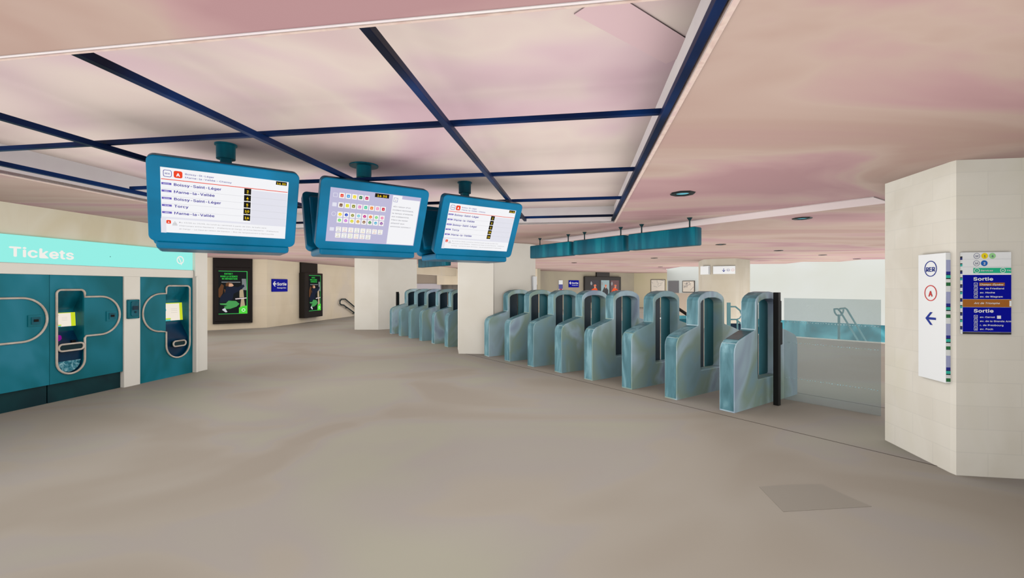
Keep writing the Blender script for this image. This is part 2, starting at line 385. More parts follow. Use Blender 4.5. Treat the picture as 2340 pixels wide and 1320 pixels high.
# ------------------------------------------------------------------ ticket wall
TW = Vector((-6.81, 5.966, 0))
def TP(s, y=0.0): q = TW+A*s; n = Vector((-A.y, A.x, 0)); return q+n*y    # y>0 goes into the wall
def twall(s0, s1, z0, z1, y0, y1, name, mat, **k):
    return MB().box(s0, s1, y0, y1, z0, z1, **({'bev': k.pop('bev')} if 'bev' in k else {})).build(name, mat, loc=TW, rot=(0, 0, AA), **k)
twall(-9.5, 3.02, 2.40, CEIL, .03, .5, 'wall_left', paint('khaki_wall', [(218, 205, 176), (226, 216, 194), (221, 208, 182)], (1.4, 1.4, .7), tile=(.7, 1.2, .95)), kind='structure')
twall(-9.5, 3.0, 1.875, 2.03, -.03, .45, 'trim_14', stone_plain, bev=.012, kind='structure')
twall(-9.5, 3.05, 0, CEIL, .62, .8, 'wall_left', teal_dark, kind='structure')
twall(1.625, 1.905, 0, 1.875, -.02, .5, 'trim_15', stone_plain, kind='structure')
twall(3.0, 3.13, 0, CEIL, -.06, .5, 'trim_16', stone_plain, kind='structure')
twall(3.0, 3.045, 0, 1.9, -.085, -.06, 'trim_17', stone_plain, kind='structure')
# return block of the end pillar
twall(3.13, 3.30, 0, CEIL, -.055, .5, 'trim_18', stone_plain, kind='structure')

sg = thing('ticket_sign', 'long backlit pale turquoise sign reading Tickets above the machines', 'sign', TW, AA)
MB().box(-2.2, 3.0, 0, .1, 2.03, 2.41).build('sign_panel', glow('turquoise_light', (150, 240, 230), .98), sg)
link('lettering', text_mesh([('Tickets', .10, 2.115, .165, 'L', .05, .77)], -.002), glow('warm_letter', (240, 238, 232)), sg)
emb = [ring(2.72, 2.215, .078, .02)]
emb.append([[(2.675, 2.262), (2.685, 2.272), (2.735, 2.20), (2.755, 2.12), (2.74, 2.12), (2.72, 2.19)]])
link('emblem', multi(emb, .002, -.002, 'emblem'), glow('warm_letter', (240, 238, 232)), sg, label='round white emblem with a profile line')
link('screw_hole', plate([circ(1.415, 2.195, .006)], .002, -.002), black_m, sg)

def arc(cx, cz, r, a0, a1, n=14): return [(cx+r*math.cos(math.radians(a0+(a1-a0)*k/n)), cz+r*math.sin(math.radians(a0+(a1-a0)*k/n))) for k in range(n+1)]
def machine(name, label, s0, s1, zb, stem, side, ztop, bz, br, bx, with_inside=True, slot=None, loopw=None):
    """stem=(x0,x1,z0,z1); bulb on side (+1 right / -1 left) between bz0,bz1 reaching bx"""
    t = thing(name, label, 'ticket machine', TW, AA, 'ticket machines in the teal wall')
    x0, x1, z0, z1 = stem; rs = (x1-x0)/2; rt = .06; b0, b1 = bz; rb = (b1-b0)/2; zc = (b0+b1)/2
    if side > 0:
        path = arc((x0+x1)/2, z0+rs, rs, 180, 360) + [(x1, b0-.03)] + [(x1+.02, b0)] + arc(bx-rb, zc, rb, -90, 90, 20) + [(x1, b1), (x1, z1-rt)] + arc(x1-rt, z1-rt, rt, 0, 90, 5) + arc(x0+rt, z1-rt, rt, 90, 180, 5)
    else:
        path = arc((x0+x1)/2, z0+rs, rs, 180, 360) + arc(x1-rt, z1-rt, rt, 0, 90, 5) + arc(x0+rt, z1-rt, rt, 90, 180, 5) + [(x0, b1)] + arc(bx+rb, zc, rb, 90, 270, 20) + [(x0, b0-.02)]
    # opening = the stem only
    hole = arc((x0+x1)/2, z0+rs, rs, 180, 360)+arc(x1-rt, z1-rt, rt, 0, 90, 5)+arc(x0+rt, z1-rt, rt, 90, 180, 5)
    link('front_panel', plate([rect(s0, s1, zb, 1.875), hole], .03, .03), teal_fac, t)
    P3 = [Vector((p[0], -.012, p[1])) for p in path]
    D = []
    for p in P3:
        if not D or (p-D[-1]).length > 1e-4: D.append(p)
    if (D[0]-D[-1]).length < 1e-4: D.pop()
    MB().tube(D, .015, 8, closed=True).build('outline_tube', tubing, t, smooth=True)
    # niche behind the stem opening
    m = MB()
    yb = .20
    m.quad((x0, .03, z0), (x0, .03, z1), (x0, yb, z1), (x0, yb, z0)); m.quad((x1, .03, z0), (x1, .03, z1), (x1, yb, z1), (x1, yb, z0))
    m.quad((x0, .03, z1), (x1, .03, z1), (x1, yb, z1-.30), (x0, yb, z1-.30))
    m.quad((x0, yb, z1-.30), (x1, yb, z1-.30), (x1, yb, 1.02), (x0, yb, 1.02))
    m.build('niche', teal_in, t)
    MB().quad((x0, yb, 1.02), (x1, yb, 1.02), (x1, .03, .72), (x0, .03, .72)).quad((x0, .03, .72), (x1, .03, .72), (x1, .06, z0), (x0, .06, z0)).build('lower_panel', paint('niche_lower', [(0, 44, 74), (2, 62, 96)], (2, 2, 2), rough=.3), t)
    # screen
    sw = x1-x0
    tilt = math.radians(12)
    sm = plate([rect(-sw/2+.02, sw/2-.015, -.17, .17)], .02, 0)
    sc = link('touch_screen', sm, glow('screen_cream', (238, 228, 214)), t, loc=((x0+x1)/2, yb-.035, 1.22), rot=(-tilt*.3, 0, 0))
    if zb > 0: sc.scale = (1, 1, .62); sc.location.z = 1.20
    link('screen_border', multi([[rect(sw/2-.075, sw/2-.015, -.17, .17)], [rect(-sw/2+.02, sw/2-.075, .155, .17)], [rect(-sw/2+.02, -.02, -.145, -.12)]], .003, -.02, 'b'), glow('screen_lime', (200, 216, 40)), sc)
    link('screen_mark', multi([[circ(-sw/4, .04, .018, 16, .028)], [rect(-sw/2+.02, -.03, -.17, -.145)]], .003, -.0235, 'b'), glow('screen_aqua', (90, 200, 200)), sc)
    link('screen_text', multi([[rect(-.01+.0*k, sw/2-.13, .05-k*.035, .054-k*.035)] for k in range(3)]+[[rect(-sw/2+.04, -sw/2+.14, .105, .118)]], .003, -.0235, 'b'), glow('screen_grey', (186, 178, 170)), sc)
    # tray ring
    zr = .79 if side > 0 else .615; hw = .17 if side > 0 else .135
    xc = (x0+x1)/2+(0 if side > 0 else .02)
    lp = [Vector((p[0], -.02, p[1])) for p in rrect(xc-hw, xc+hw, zr-.05, zr+.05, .048, 5)]
    D = []
    for p in lp:
        if not D or (p-D[-1]).length > 1e-4: D.append(p)
    MB().tube(D, .014, 8, closed=True).build('tray_ring', tubing, t, smooth=True)
    MB().box(xc-hw, xc+hw, -.012, .05, zr-.05, zr+.05, bev=.01).build('tray', teal_dark, t)
    if side > 0:
        MB().cyl((0, 0), .055, .04, 0, .03, 20).build('reader_light', glow('magenta_light', (150, 10, 150), .7), t, loc=(x0+.10, .12, .93), rot=(math.radians(120), 0, 0))
        MB().box(x1-.11, x1-.05, .08, .12, .82, .88, bev=.008).build('coin_slot', black_m, t)
        link('return_bowl', plate([[(p[0], p[1]) for p in arc((x0+x1)/2, z0+rs, rs-.02, 180, 360)]], .01, .05), paint('bowl_reflections', [(10, 70, 88), (50, 130, 150), (150, 200, 210)], (9, 9, 9), rough=.15, detail=3, dist=2), t)  # pale mottling puts reflections into the dark bowl's colour
    if slot:
        link('slot_frame', plate([rect(slot[0], slot[1], slot[2], slot[3])], .012, 0), teal_fac, t)
        link('slot_plate', plate([rect(slot[0]+.035, slot[1]-.02, slot[2]+.03, slot[3]-.03)], .008, -.012), teal_in, t)
        link('slot', plate([rect(slot[0]+.06, slot[1]-.045, slot[2]+.065, slot[3]-.06)], .006, -.02), black_m, t)
    return t
machine('ticket_machine', 'teal ticket machine panel cut off by the left edge, only the round lobe visible', -1.05, .56, .275, (-.52, -.155, .39, 1.65), 1, 1.65, (.935, 1.545), .30, .525, slot=(.30, .46, 1.14, 1.30))
machine('ticket_machine', 'middle teal ticket machine with magenta light and lobe to the right', .566, 1.622, .275, (.645, 1.025, .39, 1.655), 1, 1.65, (.935, 1.545), .30, 1.56, slot=(1.35, 1.51, 1.14, 1.30))
machine('ticket_machine', 'narrow teal ticket machine right of the card reader, lobe to the left', 1.908, 2.998, 0.0, (2.415, 2.925, .35, 1.72), -1, 1.72, (.88, 1.575), .3, 1.96)
twall(-3, .56, 0, .275, .05, .09, 'trim_19', teal_dark, kind='structure')
twall(.575, 1.62, 0, .275, .05, .09, 'trim_20', teal_dark, kind='structure')
twall(-9.5, -1.06, .275, 1.875, .0, .03, 'wall_left', teal_fac, kind='structure')
cr_ = thing('card_reader', 'small teal card reader on the cream strip between two ticket machines', 'card reader', TW, AA)
link('case', plate([rrect(1.665, 1.868, 1.155, 1.48, .012)], .03, -.02), teal_fac, cr_)
link('bezel', plate([rrect(1.715, 1.85, 1.20, 1.45, .03)], .012, -.05), teal_in, cr_)
link('display', plate([rect(1.735, 1.835, 1.305, 1.37)], .006, -.062), flat('dark_display', (10, 50, 70), .3), cr_)
link('button', plate([circ(1.785, 1.265, .017)], .008, -.062), flat('dark_display', (10, 50, 70), .3), cr_)
link('screw', multi([[circ(x, z, .006, 10)] for x in (1.677, 1.856) for z in (1.167, 1.468)], .004, -.05, 's'), black_m, cr_)

# ------------------------------------------------------------------ hanging monitors
TAU = .4074; MA = math.pi/2-.9598; MN = Vector((math.cos(MA+math.pi/2), math.sin(MA+math.pi/2), 0))   # MN points away from viewer
MW, MH = 1.18, .7647; OFF = .41
GW = [glow('display_white', (243, 243, 246)), glow('display_navy', (52, 38, 150)), glow('display_red', (236, 66, 30)), glow('display_black', (14, 12, 8)),
      glow('display_yellow', (255, 214, 20)), glow('display_violet', (112, 98, 186)), glow('display_grey', (176, 174, 176)), glow('display_lilac', (190, 186, 216)), glow('display_pale', (226, 226, 236))]
def board_times(scr):
    W_, NV, RD, BK, YL, VI, GY, LI, PA = GW
    link('information_strip', multi([[rect(-.497, .493, -.165, -.148)], [rect(-.5, -.462, -.295, -.165)], [rect(.186, .49, -.148, .17)]], .001, -.001, 'm'), PA, scr)
    link('row_line', multi([[rect(-.49, .49, z, z+.0022)] for z in (.125-.022, .07-.03, .01-.035, -.055-.035)], .001, -.002, 'm'), glow('display_line', (208, 208, 214)), scr)
    link('red_line', multi([[rect(-.49, .49, .184, .190)]], .001, -.003, 'm'), RD, scr)
    link('line_badge', multi([[rrect(-.403, -.342, .208, .268, .014)], [rrect(-.461, -.428, -.209, -.176, .008)]], .001, -.003, 'm'), RD, scr)
    link('network_badge', multi([[rrect(-.476, -.417, .208, .268, .014), rrect(-.472, -.421, .212, .264, .011)]], .001, -.003, 'm'), NV, scr)
    link('lettering', text_mesh([('A', -.3725, .222, .034, 'C', .06), ('A', -.4445, -.201, .016, 'C', .05)], -.0045, .0005), W_, scr, label='white letters on red badges')
    rows = ['Boissy-Saint-Léger', 'Marne-la-Vallée', 'Boissy-Saint-Léger', 'Torcy', 'Marne-la-Vallée']; zs = [.140, .076, .012, -.052, -.116]
    it = [('RER', -.4465, .2305, .017, 'C', .0), ('Boissy-St-Léger', -.322, .243, .018, 'L', .0, .21), ('Marne-la-Vallée – Chessy', -.322, .213, .018, 'L', .0, .345)]
    wds = [.345, .295, .345, .10, .295]
    for r_, z, w_ in zip(rows, zs, wds): it.append((r_, -.402, z-.003, .029, 'L', .03, w_))
    link('lettering', text_mesh(it, -.003, .001), NV, scr, label='dark blue destination names')
    link('train_tag', multi([[rect(-.489, -.42, z+.0, z+.018)] for z in zs], .001, -.003, 'm'), VI, scr)
    link('lettering', text_mesh([(n_, -.455, z+.005, .009, 'C', .02) for n_, z in zip(['NATCHA', 'QIRPH', 'NATCHA', 'TELIPE', 'QIRPH'], zs)], -.0045, .0005), W_, scr, label='tiny white train names on violet tags')
    link('time_tile', multi([[rect(.125, .181, z-.014, z+.042)] for z in zs]+[[rect(.385, .479, .250, .284)]], .001, -.003, 'm'), BK, scr)
    link('lettering', text_mesh([(n_, .153, z+.004, .027, 'C', .03) for n_, z in zip(['2', '4', '5', '10', '14'], zs)]+[('14 35', .432, .256, .021, 'C', .03, .075)]+[('mn', .153, z-.010, .008, 'C', .03) for z in zs], -.0045, .0005), YL, scr, label='yellow waiting times')
    link('lettering', text_mesh([('Du 15/08 au 25/08, du lundi au vendredi à partir de 22h, le trafic sera', -.369, -.196, .013, 'L', 0, .69), ('interrompu entre Nanterre - Préfecture et Cergy, et entre Nanterre - Préfecture', -.369, -.226, .013, 'L', 0, .80), ('et Cergy - Le Haut en raison de travaux - Bus de remplacement à Sartrouville', -.369, -.256, .013, 'L', 0, .76)], -.003, .001), GY, scr, label='grey notice text')
    link('warning_mark', multi([[[(-.412, -.205), (-.388, -.205), (-.40, -.185)], [(-.408, -.203), (-.392, -.203), (-.40, -.189)]], [rect(-.417, -.384, -.212, -.209)], [rect(-.419, -.382, -.221, -.218)]], .001, -.003, 'm'), glow('mark_grey', (140, 140, 140)), scr)
def board_map(scr):
    W_, NV, RD, BK, YL, VI, GY, LI, PA = GW
    link('notice_panel', multi([[[(.165, -.285), (.487, -.285), (.487, .247), (.272, .247), (.272, .282), (.165, .282)]]], .001, -.001, 'm'), W_, scr)
    tiles = []; marks = {}; tx = []
    rowsd = [(.214, 'sq', [('A', (235, 70, 50)), ('B', (70, 160, 225)), ('C', (240, 215, 20)), ('D', (20, 110, 60)), ('E', (200, 20, 90))]),
             (.112, 'sq', [('H', (120, 75, 50)), ('J', (225, 220, 30)), ('K', (140, 140, 30)), ('L', (225, 140, 200)), ('N', (60, 200, 160)), ('P', (240, 130, 30)), ('R', (240, 150, 190)), ('U', (205, 20, 60))]),
             (.012, 'ci', [('1', (245, 215, 20)), ('2', (20, 70, 200)), ('3', (150, 150, 60)), ('3', (120, 200, 220)), ('4', (200, 40, 140)), ('5', (240, 120, 30)), ('6', (130, 215, 130)), ('7', (240, 140, 180))]),
             (-.052, 'ci', [('7', (120, 215, 120)), ('8', (205, 120, 215)), ('9', (220, 215, 20)), ('10', (215, 160, 20)), ('11', (150, 100, 60)), ('12', (40, 140, 70)), ('13', (70, 175, 215)), ('14', (140, 60, 160))]),
             (-.153, 'tr', [('T1', (60, 60, 130)), ('T2', (200, 20, 90)), ('T3', (240, 130, 90)), ('T3', (30, 110, 80)), ('T4', (235, 180, 60)), ('T5', (120, 30, 120)), ('T6', (220, 50, 40)), ('T7', (140, 110, 60))]),
             (-.219, 'tr', [('T8', (140, 140, 40)), ('T9', (50, 130, 200)), ('T10', (150, 180, 30)), ('T11', (240, 120, 60)), ('T12', (180, 30, 60)), ('T13', (120, 110, 50))])]
    for zc, kd, its in rowsd:
        for i, (ch, c) in enumerate(its):
            x = -.376+i*.0645
            tiles.append([rrect(x-.027, x+.027, zc-.028, zc+.028, .003, 2)])
            if kd == 'sq': lpp = [rrect(x-.0155, x+.0155, zc-.0165, zc+.0165, .005, 3)]
            elif kd == 'ci': lpp = [circ(x, zc, .0165, 16)]
            else: lpp = None
            if lpp: marks.setdefault(c, []).append(lpp); tx.append((ch, x, zc-.007, .014, 'C', .02))
            else:
                marks.setdefault(c, []).append([rect(x-.015, x+.015, zc-.019, zc-.016)]); marks[c].append([rect(x-.015, x+.015, zc+.016, zc+.018)])
    link('line_tile', multi(tiles, .001, -.001, 'm'), glow('tile_cream', (244, 242, 238)), scr)
    for c, ls in marks.items():
        link('line_badge', multi(ls, .001, -.002, 'm'), glow('badge_%d_%d_%d' % c, c), scr)
    link('lettering', text_mesh(tx, -.0035, .0005), W_, scr, label='white line letters and numbers')
    tt = []
    for zc, kd, its in rowsd[4:]:
        for i, (ch, c) in enumerate(its): tt.append((ch, -.376+i*.0645, zc-.006, .012, 'C', 0))
    link('lettering', text_mesh(tt, -.0025, .0005), glow('tram_grey', (110, 110, 120)), scr, label='grey tram line numbers')
    link('network_badge', multi([[rrect(-.463, -.420, .192, .235, .006), rrect(-.459, -.424, .196, .231, .004)], [rrect(-.463, -.420, .092, .133, .004)], ring(-.440, .012, .023, .004, 20), [rrect(-.465, -.421, -.173, -.135, .004)]], .001, -.001, 'm'), glow('badge_pale', (226, 226, 240)), scr)
    link('time_tile', multi([[rect(-.035, .121, .238, .281)]], .001, -.002, 'm'), BK, scr)
    link('lettering', text_mesh([('14 35', .043, .246, .027, 'C', .03, .105)], -.0035, .0005), YL, scr, label='yellow clock time')
    link('notice_icon', multi([[rrect(.178, .224, .208, .256, .005), rrect(.181, .221, .211, .253, .004)]], .001, -.002, 'm'), glow('icon_navy', (80, 70, 160)), scr)
    lines = ['«En raison d’un', 'incident technique,', 'le temps d’attente', 'est indéterminé.', 'Merci de rester', 'attentif aux', 'annonces sonores.»']
    wds = [.205, .245, .245, .205, .195, .16, .24]
    link('lettering', text_mesh([('i', .201, .217, .028, 'C', .03)]+[(t_, .182, .150-.0385*i, .019, 'L', 0, w_) for i, (t_, w_) in enumerate(zip(lines, wds))], -.003, .0005), glow('notice_grey', (142, 140, 150)), scr, label='grey notice text')
mons = [((-2.651, 4.1891), 'leftmost hanging monitor listing train destinations and waiting times'),
        ((-1.515, 4.9664), 'middle hanging monitor with rows of coloured line badges on lilac'),
        ((-.414, 5.8328), 'rightmost and smallest-looking hanging monitor listing destinations beside the far pillar')]
housing = plate([rrect(-MW/2+.012, MW/2-.012, -MH/2+.012, MH/2-.012, .045)], .075, .0875, 'display_housing', bev=.012)
for i, ((mx_, my_), lab) in enumerate(mons):
    pc = Vector((mx_, my_, 0))+MN*OFF
    t = thing('hanging_monitor', lab, 'monitor', (pc.x, pc.y, RT), MA, 'double-faced monitors hung from the recess')
    zc = 2.4565-RT
    for sgn in (0, 1):
        lc = (0, -OFF if sgn == 0 else OFF, zc); rt_ = (TAU, 0, math.pi*sgn)
        h = link('display_housing', housing, teal_disp, t, loc=lc, rot=rt_)
        scr = link('display_screen', plate([rect(-.495, .495, -.292, .288)], .003, .003), GW[7] if i == 1 else GW[0], t, loc=lc, rot=rt_)
        # rear hood that closes the V behind each face
        MB().box(-MW/2+.06, MW/2-.06, .07, .17, -MH/2+.05, MH/2-.09, bev=.03).build('rear_cover', teal_disp, t, loc=lc, rot=rt_)
        if sgn == 0:
            (board_map if i == 1 else board_times)(scr)
    MB().box(-MW/2+.05, MW/2-.05, -.24, .24, zc-.41, zc-.33, bev=.025).build('bottom_cover', teal_disp, t)
    MB().box(-.05, .05, -.045, .045, zc-.34, -.09, bev=.012).build('pole', navy if 0 else teal_sign, t)
    m = MB().cyl((0, 0), .085, .085, -.15, -.012, 20); m.cyl((0, 0), .165 if i == 1 else .10, .165 if i == 1 else .10, -.014, 0, 28)
    m.build('ceiling_plate', teal_sign, t, smooth=True)

# ------------------------------------------------------------------ ticket gates
def gate_profile():
    L_ = 1.85
    p = [(0, 0), (0, .80)]
    p += [(.012, .86), (.045, .915), (.10, .95)]                       # rounded nose
    p += [(.30, 1.01), (.545, 1.075), (.56, 1.09), (.565, 1.48), (.59, 1.525), (.65, 1.565), (.76, 1.605), (.90, 1.62)]
    q = [(L_-x, z) for x, z in p[:]]
    return p+q[::-1]
def rr2(x0, x1, z0, z1, r):
    lo = [(x0+r-r*math.sin(math.radians(a)), z0+r-r*math.cos(math.radians(a))) for a in range(0, 91, 18)]
    hi = [(x0+.0, z1-.06), (x0+.03, z1-.02), (x0+.10, z1+.012), (x0+.22, z1+.035)]
    m = lo+hi; return m+[(x0+x1-x, z) for x, z in m][::-1]
GWD = .215; L_ = 1.85
opening = rr2(.605, 1.245, .37, 1.50, .04)
gl = ['ticket gate nearest the camera, right-hand end of the row beside the black post',
      'second ticket gate from the right end of the row',
      'third ticket gate from the right end', 'fourth ticket gate from the right end of the row',
      'fifth ticket gate from the right end of the row, fourth from the middle pillar', 'sixth ticket gate from the right, third from the middle pillar',
      'seventh ticket gate from the right, next to the last before the pillar', 'ticket gate standing right against the middle pillar',
      'far ticket gate just left of the middle pillar, partly hidden by it', 'second ticket gate left of the middle pillar',
      'third ticket gate left of the middle pillar', 'fourth ticket gate left of the middle pillar',
      'fifth ticket gate left of the middle pillar', 'farthest ticket gate, beside the thin black post at the left end']
prof = gate_profile()
body_me = plate([prof, opening], GWD-.02, 0, 'gate_body', bev=.01)
# front band meshes (streaked end faces): nose and tower front, following the profile
def band(seg, w, name, y0=-.003):
    m = MB()
    for (a, b) in zip(seg[:-1], seg[1:]):
        m.quad((a[0], y0, a[1]), (b[0], y0, b[1]), (b[0], w, b[1]), (a[0], w, a[1]))
    return m.mesh(name)
def offs(seg, d):
    out = []
    for i, p in enumerate(seg):
        a = seg[max(0, i-1)]; b = seg[min(len(seg)-1, i+1)]; t = Vector((b[0]-a[0], b[1]-a[1])).normalized(); out.append((p[0]-t.y*d, p[1]+t.x*d))
    return out
def slab(seg, name, w0, w1, d=.0135):
    s2 = offs(seg, d); m = MB(); n = len(seg)
    A_ = [m.bm.verts.new((p[0], w0, p[1])) for p in seg]; B_ = [m.bm.verts.new((p[0], w1, p[1])) for p in seg]
    C_ = [m.bm.verts.new((p[0], w0, p[1])) for p in s2]; D_ = [m.bm.verts.new((p[0], w1, p[1])) for p in s2]
    for i in range(n-1):
        m.bm.faces.new((C_[i], D_[i], D_[i+1], C_[i+1])); m.bm.faces.new((A_[i], B_[i], B_[i+1], A_[i+1]))
        m.bm.faces.new((A_[i], C_[i], C_[i+1], A_[i+1])); m.bm.faces.new((B_[i], D_[i], D_[i+1], B_[i+1]))
    m.bm.faces.new((A_[0], B_[0], D_[0], C_[0])); m.bm.faces.new((A_[-1], B_[-1], D_[-1], C_[-1]))
    return m.mesh(name)
def build_gate():
    t = thing('ticket_gate', gl[0], 'ticket gate', (0, 0, 0), GA, 'ticket gates in one long row')
    o = link('gate_body', body_me, gate_m, t, loc=(0, GWD-.01, 0))
    link('front_panel', slab([(-.001, .02), (-.001, .80), (.011, .86), (.045, .915)], 'front_panel', .012, GWD-.012), gate_edge, t)
    link('top_panel', slab([(.055, .922), (.10, .95), (.30, 1.01), (.54, 1.073)], 'top_panel', .012, GWD-.012), gate_edge, t)
    link('tower_panel', slab([(.563, 1.10), (.565, 1.48), (.59, 1.525), (.65, 1.565), (.76, 1.605)], 'tower_panel', .012, GWD-.012), gate_edge, t)
    MB().box(.59, .950, .160, .172, .36, 1.53).build('door_leaf', gate_dark, t, label='dark door leaf')
    MB().box(.988, 1.26, .160, .172, .36, 1.53).build('door_leaf', gate_leaf, t, label='teal door leaf')
    return t
G = build_gate()
px = [(3.0027, 6.042), (2.481, 6.738), (1.988, 7.424), (1.462, 8.124), (.985, 8.84), (.464, 9.511), (-.045, 10.22), (-.554, 10.92),
      (-1.797, 12.645), (-2.299, 13.373), (-2.815, 14.075), (-3.318, 14.767), (-3.813, 15.448), (-4.329, 16.194)]
for i, (x, y) in enumerate(px):
    g = G if i == 0 else copytree(G)
    g.location = (x, y, 0); g['label'] = gl[i]

link('reader_plate', slab([(.13, .960), (.30, 1.01), (.47, 1.055)], 'reader_plate', .02, GWD-.02, d=.019), paint('reader_grey', [(70, 84, 90), (92, 106, 112)], (4, 4, 4), rough=.3), G, label='dark grey reader plate')

# black posts and the glass barrier
t = thing('black_post', 'tall black post in front of the nearest ticket gate', 'post', (3.81, 6.45, 0), GA)
MB().box(-.036, .036, -.036, .036, 0, 1.62, bev=.004).build('post', black_m, t)
MB().box(.03, .12, -.03, .03, .86, 1.19, bev=.02).build('hinge_box', black_m, t)
MB().box(.03, .08, -.03, .03, 1.20, 1.50, bev=.01).build('upper_bracket', black_m, t)
t = thing('black_post', 'short-looking black post against the left far pillar behind the last gate', 'post', (-4.335, 16.97, 0), GA)
MB().box(-.045, .045, -.045, .045, 0, 1.51, bev=.004).build('post', black_m, t)
MB().box(.05, .07, -.02, .02, .3, 1.45).build('edge_strip', rail_m, t)
gm = bpy.data.materials.new('tinted_glass'); gm.use_nodes = True; nt = gm.node_tree; nt.nodes.clear()
oo = nt.nodes.new('ShaderNodeOutputMaterial'); mixs = nt.nodes.new('ShaderNodeMixShader'); tr = nt.nodes.new('ShaderNodeBsdfTransparent'); df = nt.nodes.new('ShaderNodeBsdfDiffuse')
tr.inputs[0].default_value = (.93, .965, .97, 1); df.inputs[0].default_value = lin((214, 236, 240)); mixs.inputs[0].default_value = .26
tl = nt.nodes.new('ShaderNodeBsdfTranslucent'); tl.inputs[0].default_value = lin((206, 232, 238)); ad_ = nt.nodes.new('ShaderNodeMixShader'); ad_.inputs[0].default_value = .45
nt.links.new(df.outputs[0], ad_.inputs[1]); nt.links.new(tl.outputs[0], ad_.inputs[2])
nt.links.new(tr.outputs[0], mixs.inputs[1]); nt.links.new(ad_.outputs[0], mixs.inputs[2]); nt.links.new(mixs.outputs[0], oo.inputs[0])
ga = Vector((4.128, 6.802, 0)); gb = Vector((4.857, 5.905, 0)); gr = math.atan2((gb-ga).y, (gb-ga).x)
t = thing('glass_barrier', 'clear bluish glass barrier between the nearest gate and the right pillar', 'glass barrier', ga, gr)
link('glass_pane', plate([rect(0, (gb-ga).length, 0, 1.53)], .012, .006), gm, t)
dots = []
for z in (.33, .86, 1.17):
    for k in range(34):
        x = .03+k*.034+random.uniform(-.006, .006)
        if x > (gb-ga).length-.02: break
        dots.append([rect(x, x+.012+random.uniform(0, .006), z+random.uniform(-.006, .006), z+.006+random.uniform(0, .006))])
link('dotted_marking', multi(dots, .001, -.007, 'm'), flat('marking_pale', (188, 220, 226), .5), t)

# ------------------------------------------------------------------ hanging sign boxes over the gates
H0 = Vector((.43, 10.70, 0)); HD = Vector((.588, -.809, 0)); HA = math.atan2(HD.y, HD.x)
def sat(u):    # distance along the sign line for an image column
    k = (u-CX)/F; return (k*H0.y-H0.x)/(HD.x-k*HD.y)
hang = [(1210.7, 1300.6, (1226.3, 1290.8), 'blank teal hanging sign box nearest the middle pillar, smallest-looking of three'),
        (1309.4, 1424.7, (1327.9, 1410.6), 'blank teal hanging sign box between the other two above the gates'),
        (1435, 1588.3, (1458.2, 1568), 'blank teal hanging sign box largest-looking, right end of the row'),
        (955, 1018, (968, 1010), 'blank teal hanging sign box left of the middle pillar, half hidden behind a monitor')]
for u0, u1, us, lab in hang:
    a, b = sat(u0), sat(u1); pc = H0+HD*a
    t = thing('hanging_sign', lab, 'hanging sign', (pc.x, pc.y, CEIL), HA, 'teal boxes hung above the gates')
    ln = b-a
    MB().box(0, ln, 0, .20, 2.375-CEIL, 2.675-CEIL, bev=.02).build('sign_box', teal_sign, t, smooth=True)
    for u in us:
        s_ = sat(u)-a
        MB().cyl((0, 0), .012, .012, 2.67-CEIL, -.02, 10).cyl((0, 0), .018, .045, -.045, 0, 12).build('hanger_rod', teal_dark, t, loc=(s_, .10, 0))

# ------------------------------------------------------------------ recessed downlights
dl = [(1560, 441, .30, 'octagonal downlight nearest the camera, right of the recess'), (1833, 498, .30, 'black-rimmed downlight left of the right pillar'),
      (1647, 558, .27, 'small downlight just right of the largest hanging sign box'), (1779, 572, .27, 'small downlight above the rightmost gates, middle of the staggered line'),
      (1880, 582, .27, 'small downlight above the white stairwell wall'), (1958, 591, .27, 'small downlight nearest the right pillar at the ceiling edge'),
      (1495, 589, .28, 'small downlight below the hanging sign boxes'), (1312, 600, .28, 'small distant downlight right of the middle pillar'), (1509, 609.5, .28, 'most distant downlight before the far pillar')]
rim = MB()
bm = rim.bm; R0, R1 = .5, .30; n8 = 8
va = [bm.verts.new((R0*math.cos(k*math.pi/4+.39), R0*math.sin(k*math.pi/4+.39), 0)) for k in range(8)]
vb = [bm.verts.new((R0*.94*math.cos(k*math.pi/4+.39), R0*.94*math.sin(k*math.pi/4+.39), -.05)) for k in range(8)]
vc = [bm.verts.new((R1*math.cos(k*math.pi/4+.39), R1*math.sin(k*math.pi/4+.39), -.05)) for k in range(8)]
vd = [bm.verts.new((R1*.9*math.cos(k*math.pi/4+.39), R1*.9*math.sin(k*math.pi/4+.39), -.01)) for k in range(8)]
for A1, B1 in ((va, vb), (vb, vc), (vc, vd)):
    for k in range(8): bm.faces.new((A1[k], A1[(k+1) % 8], B1[(k+1) % 8], B1[k]))
rim_me = rim.mesh('rim')
lamp_me = MB().cyl((0, 0), .27, .27, -.014, -.004, 8).mesh('lamp_disc')
for u, v, d, lab in dl:
    Y = F*(CEIL-EYE)/(HV-v); x = (u-CX)*Y/F
    t = thing('downlight', lab, 'downlight', (x, Y, CEIL), AA, 'recessed downlights')
    t.scale = (d, d, d)
    link('rim', rim_me, flat('rim_black', (10, 26, 32), .4), t); link('lamp_disc', lamp_me, glow('lamp_teal', (110, 190, 205), .9), t)
    l = bpy.data.lights.new('downlight_lamp', 'SPOT'); l.energy = 26; l.spot_size = math.radians(130); l.spot_blend = .8; l.shadow_soft_size = .08
    lo = bpy.data.objects.new('downlight_lamp', l); COL.objects.link(lo); lo.location = (x, Y, CEIL-.03)

